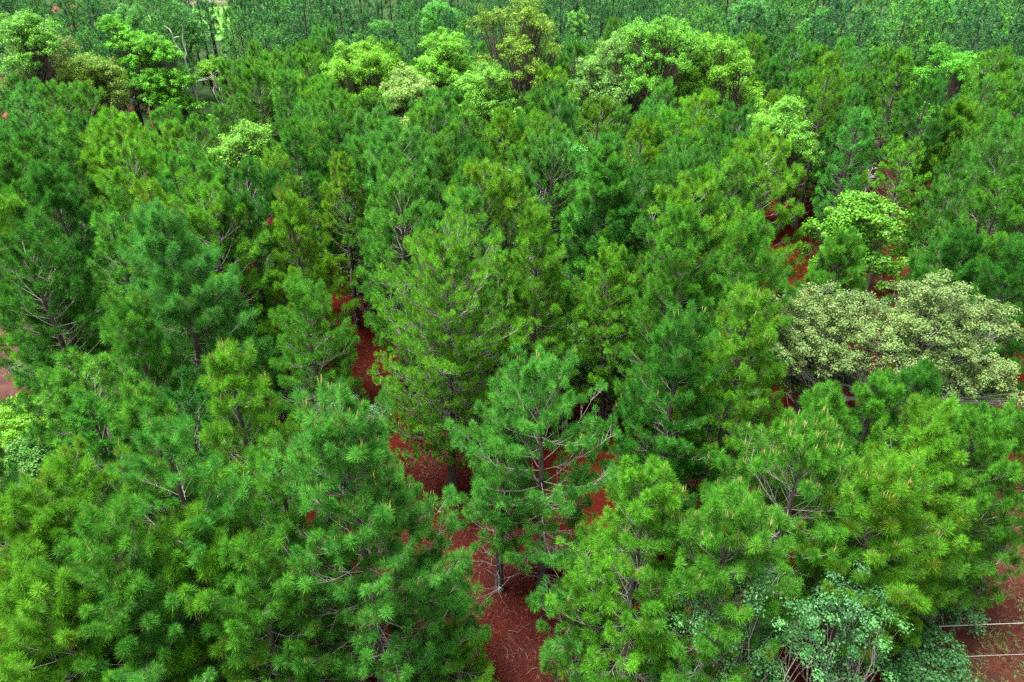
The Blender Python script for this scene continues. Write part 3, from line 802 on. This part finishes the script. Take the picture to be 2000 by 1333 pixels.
# tall dead stem with reddish bark at the left
x, y = spot(300, 215, 9.0)
T3 = Tri(); s = np.linspace(0, 1, 7)
tubes(T3, np.stack([-0.3 * s + 0.1 * np.sin(s * 6), 0 * s, -0.2 + 9.4 * s], 1), 0.16 * (1 - 0.6 * s), 7)
for k_ in range(14):
    a = np.array([-0.3 * (0.35 + k_ * 0.045), 0, 3.2 + k_ * 0.43]); d_ = np.array([math.cos(k_ * 2.3), math.sin(k_ * 2.3), 0.1]) * random.uniform(0.4, 1.1)
    tubes(T3, np.array([a, a + d_ * 0.5 + [0, 0, 0.05], a + d_]), [0.025, 0.02, 0.008], 4)
o = obj('dead_tree', T3.mesh('dead_stem', bark_mat('reddish_dead_bark', (0.07, 0.022, 0.014), (0.22, 0.09, 0.06)), True)); o.location = (x, y, gz(x, y))
tag(o, 'reddish-brown dead pine stem with broken stubs below the straggling lime tree', 'dead tree', 'dead trees among the pines')
PROT.extend([(300, 235, 12, y), (306, 275, 12, y)]); LAND.append((303, 260, 'the reddish dead stem')); TAKEN.append((x, y, 1.6))

# ------------------------------------------------------------------ shrubs
SG = 'shrubs under the pines'


def shrub(u, v, H, r, seed, tint, label, name='shrub', n_leaf=110, leaf=0.05, clump=0.26, per=34, vine=False, n=6, flat=1.0, group=SG, bark=None, up=0.45, open_=0.0):
    x, y = spot(u, v, H)
    g = np.random.default_rng(seed)
    lob = [(r * 0.6 * math.cos(i * 2.4) * math.sqrt((i + 0.3) / n), r * flat * 0.6 * math.sin(i * 2.4) * math.sqrt((i + 0.3) / n),
            H - 0.42 * r - H * (0.72 if vine else 0.35) * (i / n) * g.uniform(0.6 if vine else 0.0, 1), 0.52 * r * g.uniform(0.8, 1.15)) for i in range(n)]
    sc = max(1.0, 1.2 / r)
    p = broad_parts(seed, lob, H, n_leaf=n_leaf, leaf=leaf, clump=clump, per_lobe=per * sc, trunk_r=0.05, fork=0.12, up=up, open_=open_, under=0.6)
    put_broad(name, 'shrub', x, y, p, tint, label, group, bark or M_UPBARK, M_VINE if vine else None, stem='stem', crown='foliage')
    return x, y


for a in [
    (30, 795, 3.2, 1.8, 301, LIME, 'lime-green shrub against the picture edge, upper of the two by the pink bank'),
    (100, 845, 3.0, 1.8, 302, (0.07, 0.22, 0.02), 'fresh green shrub below the upper lime shrub beside the dark bank'),
    (30, 880, 3.2, 1.9, 303, (0.06, 0.20, 0.025), 'green low shrub at the picture edge behind the light pine'),
    (150, 880, 2.6, 1.5, 304, (0.06, 0.19, 0.02), 'small fresh shrub tucked behind the pine by the lime shrubs'),
    (75, 715, 3.4, 1.3, 305, (0.04, 0.16, 0.03), 'round green bush at the foot of the dark pine above the pink bank'),
    (130, 770, 1.2, 1.6, 306, (0.09, 0.17, 0.08), 'greyish low bramble on the dark slope below the dark pine'),
    (400, 1250, 3.4, 1.6, 307, (0.11, 0.23, 0.03), 'yellow-green low leafy clump at the bottom edge under the low twiggy pine'),
    (490, 1290, 2.6, 1.2, 308, (0.09, 0.22, 0.03), 'small yellow-green leafy clump near the foot of the large candle-tipped pine'),
    (580, 755, 2.6, 1.2, 309, (0.11, 0.20, 0.11), 'pale grey-green sapling clump at the edge of the red clearing'),
    (650, 768, 3.0, 1.2, 310, (0.14, 0.25, 0.15), 'palest leafy sapling clump in the red clearing behind the large candle-tipped pine'),
    (560, 740, 1.4, 0.9, 311, (0.05, 0.13, 0.05), 'thin green undergrowth bush beyond the pale sapling clump'),
    (735, 800, 1.2, 0.7, 312, (0.12, 0.22, 0.12), 'small pale sapling clump at the foot of the egg-shaped pine'),
    (1110, 545, 5.2, 1.7, 313, (0.06, 0.20, 0.05), 'vine-hung bush at the back of the thicket by the dark red hollow'),
    (1045, 640, 4.0, 1.8, 314, (0.06, 0.16, 0.03), 'olive vine-hung bush beside the egg-shaped pine'),
    (1135, 620, 4.6, 1.9, 315, (0.07, 0.19, 0.035), 'tallest vine-hung bush in the middle of the thicket'),
    (1190, 690, 4.0, 1.6, 316, (0.05, 0.17, 0.05), 'vine-hung bush at the near side of the thicket below the dark-tufted pine'),
    (1090, 700, 3.6, 1.7, 317, (0.08, 0.18, 0.03), 'yellowish vine-hung bush behind the open pine in the path'),
    (1900, 1000, 3.4, 1.5, 318, (0.030, 0.075, 0.032), 'dark evergreen bush at the edge of the brown open ground'),
    (1875, 1105, 1.2, 0.8, 319, (0.04, 0.14, 0.04), 'small bright bush on the brown open ground below the dark evergreen bush'),
    (1845, 1165, 1.6, 1.0, 320, (0.035, 0.115, 0.04), 'dense dark green bush above the pale cables'),
    (1830, 1250, 1.9, 1.2, 321, (0.032, 0.12, 0.032), 'large glossy dark green bush where the pale cables end'),
    (1780, 1320, 1.8, 1.2, 322, (0.035, 0.13, 0.035), 'dark green bush at the bottom edge below the large glossy one'),
    (1965, 395, 5.0, 1.5, 323, (0.06, 0.2, 0.02), 'fresh green bush by the red gap near the picture edge'),
    (1190, 1260, 1.2, 1.2, 324, (0.05, 0.17, 0.03), 'leafy green undergrowth beside the red path at the bottom edge'),
    (1290, 1240, 1.4, 1.2, 325, (0.05, 0.16, 0.035), 'leafy undergrowth at the foot of the slim yellow-green pine'),
]:
    shrub(*a)
VG = 'pale vines climbing under the broad pine'
for a in [
    (1390, 1140, 6.8, 1.2, 331, (0.083, 0.263, 0.071), 'pale-leaved vine tangle nearest the red path'),
    (1490, 1110, 7.4, 1.2, 332, (0.090, 0.280, 0.081), 'tallest pale-leaved vine tangle under the broad candle-topped pine'),
    (1575, 1180, 6.4, 1.1, 333, (0.075, 0.263, 0.067), 'pale-leaved vine tangle between two taller ones'),
    (1665, 1125, 6.4, 1.2, 334, (0.074, 0.224, 0.083), 'pale-leaved vine tangle beneath the shaggy-tufted pine'),
    (1720, 1200, 5.4, 1.0, 335, (0.075, 0.263, 0.062), 'pale-leaved vine tangle beside the dark green bush'),
    (1340, 1270, 3.8, 1.0, 336, (0.075, 0.263, 0.062), 'low pale-leaved vine tangle at the bottom edge'),
    (1490, 1270, 4.2, 1.0, 337, (0.068, 0.245, 0.057), 'vine tangle at the bottom edge below the tallest vines'),
]:
    shrub(*a, name='vine', vine=True, leaf=0.038, n_leaf=95, per=24, open_=0.3, n=11, up=0.3, group=VG)

# ------------------------------------------------------------------ the plantation: individual pines, nearest first
mid = []
for i in range(5):
    mid.append(pine_meshes(400 + i, H=10.0, R=[1.55, 1.75, 1.45, 1.65, 1.85][i], base=[0.22, 0.2, 0.26, 0.18, 0.22][i], shape=['broad', 'round', 'cone', 'broad', 'round'][i],
                           dense=[1.25, 1.15, 1.3, 1.3, 1.25][i], n_needle=80, nw=0.0135, nl=0.20, dead=1.2, tuft_gap=0.42, inner=0.55))
back = []
for i in range(5):
    back.append(pine_meshes(450 + i, H=10.0, R=[1.55, 1.75, 1.45, 1.65, 1.85][i], base=[0.25, 0.25, 0.3, 0.22, 0.28][i], shape=['broad', 'round', 'cone', 'broad', 'round'][i],
                            dense=[1.15, 1.05, 1.2, 1.2, 1.15][i], n_needle=52, nw=0.022, nl=0.215, tuft_gap=0.46, inner=0.55, dead=1.0))

cand = []
g = np.random.default_rng(99)
rows = np.concatenate([np.arange(15, 80, 2.35), np.arange(80, 235, 3.4)])
for j, yy in enumerate(rows):
    sp = 2.85 if yy < 80 else 4.0
    for xx in np.arange(-0.85 * yy - 14, 0.85 * yy + 14, sp):
        cand.append((xx + g.normal(0, 0.55) + (sp / 2 if j % 2 else 0), yy + g.normal(0, 0.55)))
cand.sort(key=lambda p: math.hypot(*p))
fill = []
for (x, y) in cand:
    H = float(np.clip(g.normal(10.9, 0.9), 8.2, 13))
    if math.hypot(x, y) > 80:
        H = float(np.clip(g.normal(12.6, 1.9), 8.5, 16.5))
    if y < 20:
        H = float(np.clip(g.normal(9.0, 0.6), 7.6, 10))
    R = 1.55 * H / 10
    if any((x - a) ** 2 + (y - b) ** 2 < (r + 1.0) ** 2 for a, b, r in TAKEN):
        continue
    u, v, dep = project(x, y, gz(x, y) + H * 0.8)
    m = R * FOC / dep
    if dep < 4 or not (-m < u < 2000 + m and -m * 0.6 < v < 1333 + m):
        continue
    if blocked(x, y, H, R):
        continue
    fill.append((x, y, H, u, v))

TINTS = [('mid-green', PINE, 0.40), ('dark green', DARK, 0.20), ('bright green', BRIGHT, 0.20), ('bluish green', BLUE, 0.13), ('yellowish green', YELL, 0.07)]
used_labels = {}


def where_words(u, v, lu, lv):
    du, dv = u - lu, v - lv
    if abs(dv) > abs(du) * 0.9:
        return 'behind' if dv < 0 else 'in front of'
    return 'left of' if du < 0 else 'right of'


def label_for(u, v, shade, size):
    near = sorted(LAND, key=lambda l: (l[0] - u) ** 2 + ((l[1] - v) * 1.4) ** 2)[:5]
    opts = []
    for i, a in enumerate(near):
        opts.append(f'{size} {shade} pine {where_words(u, v, a[0], a[1])} {a[2]}')
    for i, a in enumerate(near):
        for b in near[i + 1:]:
            wa, wb = where_words(u, v, a[0], a[1]), where_words(u, v, b[0], b[1])
            opts.append(f'{size} {shade} pine {wa} {a[2]}, {wb} {b[2]}' if wa != wb else f'{size} {shade} pine {wa} {a[2]} and {b[2]}')
    for o_ in opts:
        if o_ not in used_labels and len(o_.replace('-', '').split()) <= 16:
            return o_
    return f'{shade} pine crowded in the thick of the wood {where_words(u, v, near[0][0], near[0][1])} {near[0][2]}'


N_IND = 300 - len(HERO)
g = np.random.default_rng(5)
for k_, (x, y, H, u, v) in enumerate(fill[:N_IND]):
    q = g.random(); acc = 0
    for nm, c, w in TINTS:
        acc += w
        if q <= acc:
            break
    d = math.hypot(x, y)
    ms = (mid if d < 46 else back)[g.integers(5)]
    c = np.array(c) * g.uniform(0.86, 1.14) * np.array([g.uniform(0.9, 1.15), 1, g.uniform(0.85, 1.2)])
    size = 'tall' if H > 11.6 else 'short' if H < 10.2 else 'medium-height'
    lb = label_for(u, v, nm, size)
    used_labels[lb] = 1
    put_pine(ms, x, y, g.random() * 6.28, H / 10.0, tuple(c), lb, GROUP)

# ------------------------------------------------------------------ the far wood beyond them: one mass
far_protos = []
for i in range(6):
    t_, b_, n_, _c = pine_parts(480 + i, H=10.0, R=[1.5, 1.75, 1.4, 1.6, 1.85, 1.5][i], base=0.42, shape=['broad', 'round', 'cone', 'broad', 'round', 'cone'][i],
                                dense=0.95, n_needle=26, nw=0.034, nl=0.24, tuft_gap=0.64, dead=0.4, far=True)
    far_protos.append((t_.arrays(), b_.arrays(), n_.arrays()))
M_FARWOOD = tone_mat('far_pines', [(0, (0.020, 0.017, 0.016)), (0.04, (0.10, 0.08, 0.07)), (0.08, (0.022, 0.082, 0.030)), (0.4, (0.034, 0.140, 0.034)), (0.75, (0.050, 0.200, 0.034)), (1, (0.090, 0.26, 0.028))], rough=0.6)
FV, FF, FT, off = [], [], [], 0
g = np.random.default_rng(6)
far_n = 0
for (x, y, H, u, v) in fill[N_IND:]:
    p = far_protos[g.integers(6)]
    a = g.random() * 6.28; ca, sa = math.cos(a), math.sin(a); s = H / 10
    tb = np.clip(g.normal(0.5, 0.24), 0.15, 0.9)
    for q, (V, F, t_) in enumerate(p):
        W = np.stack([V[:, 0] * ca - V[:, 1] * sa, V[:, 0] * sa + V[:, 1] * ca, V[:, 2]], 1) * s + np.array([x, y, gz(x, y)])
        FV.append(W); FF.append(F + off); off += len(W)
        FT.append(np.full(len(F), 0.0) if q == 0 else np.full(len(F), 0.05) if q == 1 else np.clip(tb + (t_ - 0.45) * 0.8, 0.08, 1))
    far_n += 1
print('individual pines', len(HERO) + min(N_IND, len(fill)), 'far pines', far_n, 'tris', sum(len(f) for f in FF))
o = obj('far_pine_wood', tri_mesh('far_pine_wood', np.concatenate(FV), np.concatenate(FF), np.concatenate(FT), M_FARWOOD))
tag(o, 'dense dark pine wood filling the far distance beyond the lime trees', 'wood', kind='stuff')

# ------------------------------------------------------------------ ground
def axis_steps(lo, hi, near, far, n0):
    return lo


xs = np.concatenate([np.linspace(-420, -70, 40)[:-1], np.linspace(-70, 70, 281), np.linspace(70, 420, 40)[1:]])
ys = np.concatenate([np.linspace(-60, 4, 20)[:-1], np.linspace(4, 70, 133), np.linspace(70, 190, 121)[1:], np.linspace(190, 620, 30)[1:]])
X, Y = np.meshgrid(xs, ys)
gb = np.random.default_rng(3)
Z = terrain(X, Y) + gb.normal(0, 0.018, X.shape) * (np.hypot(X, Y) < 70)
V = np.stack([X, Y, Z], -1).reshape(-1, 3)
ny, nx = X.shape
i = (np.arange(ny - 1)[:, None] * nx + np.arange(nx - 1)[None]).ravel()
F = np.concatenate([np.stack([i, i + 1, i + nx + 1], 1), np.stack([i, i + nx + 1, i + nx], 1)])
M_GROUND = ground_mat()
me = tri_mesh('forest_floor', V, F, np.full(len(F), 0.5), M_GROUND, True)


def blob(cx, cy, rx, ry, soft=0.5):
    n = 0.25 * np.sin(X * 1.3 + Y * 0.7) + 0.2 * np.sin(X * 0.6 - Y * 1.7 + 1)
    d = np.sqrt(((X - cx) / rx) ** 2 + ((Y - cy) / ry) ** 2) + n * 0.4
    return np.clip((1.0 + soft - d) / soft, 0, 1)


def at(u, v):
    return spot(u, v, 0)


soil = np.zeros((ny, nx, 4))
cx, cy = at(10, 720); soil[..., 0] = np.maximum(soil[..., 0], blob(cx - 1.5, cy, 3.4, 5.5))
cx, cy = at(1810, 385); soil[..., 0] = np.maximum(soil[..., 0], 0.75 * blob(cx, cy, 3.2, 6))
cx, cy = at(1960, 1220); soil[..., 1] = np.maximum(soil[..., 1], blob(cx + 1.5, cy, 4.5, 6.5))
for (u, v, rx, ry) in ((10, 215, 6, 10), (170, 50, 5, 12), (100, 25, 5, 14), (200, 235, 3, 6)):
    cx, cy = at(u, v); soil[..., 2] = np.maximum(soil[..., 2], blob(cx, cy, rx, ry))
HX, HY = at(425, 13)
soil[..., 3] = blob(HX + 4, HY - 16, 11, 18, 0.15)
D_ = np.hypot(X, Y)
un = me.attributes.new('undergrowth', 'FLOAT', 'POINT'); un.data.foreach_set('value', (0.85 * np.clip((D_ - 80) / 20, 0, 1) * (1 - soil[..., 2])).astype(np.float32).ravel())
ca = me.attributes.new('soil', 'FLOAT_COLOR', 'POINT'); ca.data.foreach_set('color', soil.astype(np.float32).ravel())
tag(obj('ground', me), kind='structure')

# fallen needles and litter on the bare places, low weeds on the brown ground
g = np.random.default_rng(8)
T = Tri(); pts = []
for (u, v, r, n) in ((1035, 1290, 90, 9000), (950, 1130, 80, 7000), (890, 1000, 90, 9000), (830, 900, 60, 4000), (700, 740, 80, 6000), (1340, 940, 60, 2500), (620, 1050, 80, 4000), (1150, 1200, 80, 4000), (1970, 1180, 120, 5000)):
    uu = u + g.normal(0, r * 0.7, n); vv = v + g.normal(0, r * 0.7, n)
    a_, b_ = (uu - 1000) / FOC, (667 - vv) / FOC
    k = CAM_H / -(-SP + b_ * CP)
    pts.append(np.stack([a_ * k, (CP + b_ * SP) * k], 1))
pts = np.concatenate(pts)
n = len(pts)
z = terrain(pts[:, 0], pts[:, 1]) + g.uniform(0.0, 0.05, n)
a = g.random(n) * 6.28; L = g.uniform(0.07, 0.16, n); w = g.uniform(0.004, 0.011, n)
c = np.stack([pts[:, 0], pts[:, 1], z], 1)
d = np.stack([np.cos(a), np.sin(a), g.normal(0, 0.15, n)], 1); sd = np.stack([-np.sin(a), np.cos(a), 0 * a], 1)
V = np.stack([c - d * L[:, None], c + sd * w[:, None], c + d * L[:, None], c - sd * w[:, None]], 1).reshape(-1, 3)
k = np.arange(n)[:, None] * 4
F = np.concatenate([k + [[0, 1, 2]], k + [[0, 2, 3]]], 1).reshape(-1, 3)
T.add(V, F, np.repeat(np.clip(g.beta(2, 2.6, n) + (g.random(n) < 0.015) * 0.5, 0, 1), 2))
o = obj('pine_straw', T.mesh('pine_straw', M_STRAW)); tag(o, 'red-brown fallen pine needles scattered over the bare floor', 'pine straw', kind='stuff')
# fallen twigs among the litter
T = Tri(); tw = []
for (u, v, r, n) in ((1030, 1280, 80, 40), (930, 1110, 70, 40), (890, 980, 70, 50), (820, 900, 50, 25), (700, 740, 70, 50), (1160, 1180, 80, 40), (1970, 1180, 110, 60), (1340, 940, 50, 20)):
    for _ in range(n // 2):
        x, y = spot(u + g.normal(0, r * 0.7), v + g.normal(0, r * 0.7))
        a = g.random() * 6.28; l = g.uniform(0.15, 0.7); b = a + g.normal(0, 0.5)
        z = gz(x, y) + 0.025
        tw.append([[x, y, z], [x + math.cos(a) * l * 0.5, y + math.sin(a) * l * 0.5, z + g.uniform(0.0, 0.08)], [x + math.cos(a) * l * 0.5 + math.cos(b) * l * 0.5, y + math.sin(a) * l * 0.5 + math.sin(b) * l * 0.5, z]])
tubes(T, np.array(tw), np.array([0.012, 0.010, 0.005])[None] * g.uniform(0.6, 1.5, (len(tw), 1)), 4)
o = obj('twigs', T.mesh('fallen_twigs', M_BARK)); tag(o, 'grey fallen twigs strewn over the bare red floor', 'twigs', kind='stuff')
T = Tri()
uu = g.uniform(1860, 2120, 2600); vv = g.uniform(1000, 1420, 2600)
keep = np.sin(uu * 0.05 + 1) * np.sin(vv * 0.06) + g.normal(0, 0.5, 2600) > 0.1; uu, vv = uu[keep], vv[keep]
a_, b_ = (uu - 1000) / FOC, (667 - vv) / FOC; k = CAM_H / -(-SP + b_ * CP)
px_, py_ = a_ * k, (CP + b_ * SP) * k
C = np.stack([px_, py_, terrain(px_, py_) + 0.03], 1)
needles(T, C, np.tile([0, 0, 1.0], (len(C), 1)) + g.normal(0, 0.2, (len(C), 3)), 16, 0.13, 0.010, g, np.clip(g.beta(1.5, 1.5, len(C)), 0, 1), spread=(10, 80), shaft=0.05)
o = obj('weeds', T.mesh('low_weeds', M_GRASS)); tag(o, 'sparse low weeds dotted over the brown open ground', 'weeds', kind='stuff')

# ------------------------------------------------------------------ the two cables at the bottom right
for (u, v, hgt, r, lb) in ((1880, 1233, 1.3, 0.013, 'thicker pale cable over the brown open ground, upper of the two by the glossy bush'),
                           (1905, 1294, 1.1, 0.008, 'thinner pale cable over the brown open ground, lower of the two')):
    x, y = spot(u, v, hgt)
    T = Tri(); s = np.linspace(0, 1, 17)
    Q = np.stack([-2.0 + 22 * s, 0.1 + 1.1 * s, hgt - 0.35 * np.sin(s * math.pi) ** 2 * s], 1)
    tubes(T, Q, np.full(17, r), 7)
    o = obj('cable', T.mesh('pale_cable', M_WIRE, True)); o.location = (x, y, gz(x, y))
    tag(o, lb, 'cable', 'pale cables')

# ------------------------------------------------------------------ the house on its lawn at the top
def box(T, x0, x1, y0, y1, z0, z1):
    P = np.array([[x, y, z] for z in (z0, z1) for y in (y0, y1) for x in (x0, x1)], float)
    T.add(P, [[0, 2, 1], [1, 2, 3], [4, 5, 6], [5, 7, 6], [0, 1, 4], [1, 5, 4], [2, 6, 3], [3, 6, 7], [0, 4, 2], [2, 4, 6], [1, 3, 5], [3, 7, 5]])


hx, hy = HX, HY
hz = gz(hx, hy)
house = empty('house', hx, hy, hz, rz=0.25)
tag(house, 'pale stone house glimpsed at the top edge above a strip of lawn', 'house')
T = Tri(); box(T, -6, 6, 0, 8, -1.5, 5.4)
T.add([[-6, 0, 5.4], [-6, 8, 5.4], [-6, 4, 7.8], [6, 0, 5.4], [6, 8, 5.4], [6, 4, 7.8]], [[0, 2, 1], [3, 4, 5]])
obj('wall', T.mesh('house_wall', M_WALL), house)
T = Tri()
for s_ in (0, 1):
    e = -0.5 if s_ == 0 else 8.5
    V = np.array([[-6.5, e, 5.15], [6.5, e, 5.15], [6.5, 4, 7.85], [-6.5, 4, 7.85]]); V2 = V + [0, 0, 0.18]
    T.add(np.concatenate([V, V2]), [[0, 1, 2], [0, 2, 3], [4, 6, 5], [4, 7, 6], [0, 5, 1], [0, 4, 5], [1, 5, 6], [1, 6, 2], [3, 7, 4], [3, 4, 0]])
obj('roof', T.mesh('house_roof', M_ROOF), house)
for wx in (-3.6, 0.8, 3.6):
    T = Tri()
    for (a, b, c, d) in ((-0.6, 0.6, 0.88, 0.98), (-0.6, 0.6, 2.28, 2.38), (-0.6, -0.5, 0.98, 2.28), (0.5, 0.6, 0.98, 2.28), (-0.03, 0.03, 0.98, 2.28)):
        box(T, wx + a, wx + b, -0.06, -0.003, c, d)
    w_ = obj('window', T.mesh('window_frame', M_TRIM), house)
    T = Tri(); box(T, wx - 0.5, wx - 0.03, -0.03, -0.004, 0.98, 2.28); box(T, wx + 0.03, wx + 0.5, -0.03, -0.004, 0.98, 2.28)
    obj('pane', T.mesh('window_pane', M_GLASS), w_)
T = Tri(); box(T, -1.6, -0.6, -0.05, -0.003, 0.0, 2.1)
d_ = obj('door', T.mesh('house_door', M_TRIM), house)
T = Tri(); box(T, -0.75, -0.70, -0.12, -0.053, 0.95, 1.08)
obj('handle', T.mesh('door_handle', M_GLASS), d_)

# ------------------------------------------------------------------ light, sky, camera
w = bpy.data.worlds.new('World'); S.world = w; w.use_nodes = True
nt = w.node_tree; N, L = nt.nodes, nt.links
bg = N['Background']
sky = N.new('ShaderNodeTexSky'); sky.sky_type = 'NISHITA'; sky.sun_disc = False
SUN_EL, SUN_ROT = rad(74), rad(-100)
sky.sun_elevation = SUN_EL; sky.sun_rotation = SUN_ROT
sky.air_density = 1.0; sky.dust_density = 4.0; sky.ozone_density = 1.0
hs = N.new('ShaderNodeHueSaturation'); hs.inputs['Saturation'].default_value = 0.05
L.new(sky.outputs[0], hs.inputs['Color']); L.new(hs.outputs[0], bg.inputs[0]); bg.inputs[1].default_value = 0.118
sun = bpy.data.lights.new('sun', 'SUN'); sun.energy = 3.5; sun.angle = rad(22); sun.color = (1.0, 0.97, 0.92)
so = bpy.data.objects.new('sun', sun); COL.objects.link(so)
sd = Vector((math.sin(SUN_ROT) * math.cos(SUN_EL), math.cos(SUN_ROT) * math.cos(SUN_EL), math.sin(SUN_EL)))
so.rotation_euler = (-sd).to_track_quat('-Z', 'Y').to_euler()
so.location = (0, 0, 60)

cam = bpy.data.cameras.new('camera'); cam.sensor_width = 36; cam.lens = 36 * FOC / 2000; cam.clip_end = 2000; cam.clip_start = 0.1
co = bpy.data.objects.new('camera', cam); COL.objects.link(co)
co.location = (0, 0, CAM_H); co.rotation_euler = (rad(90) - PITCH, 0, 0)
S.camera = co
S.view_settings.view_transform = 'Standard'; S.view_settings.look = 'None'; S.view_settings.gamma = 1.0
S.view_settings.exposure = 2.2
S.cycles.max_bounces = 6; S.cycles.diffuse_bounces = 3; S.cycles.transmission_bounces = 3; S.cycles.glossy_bounces = 1
S.cycles.use_denoising = False
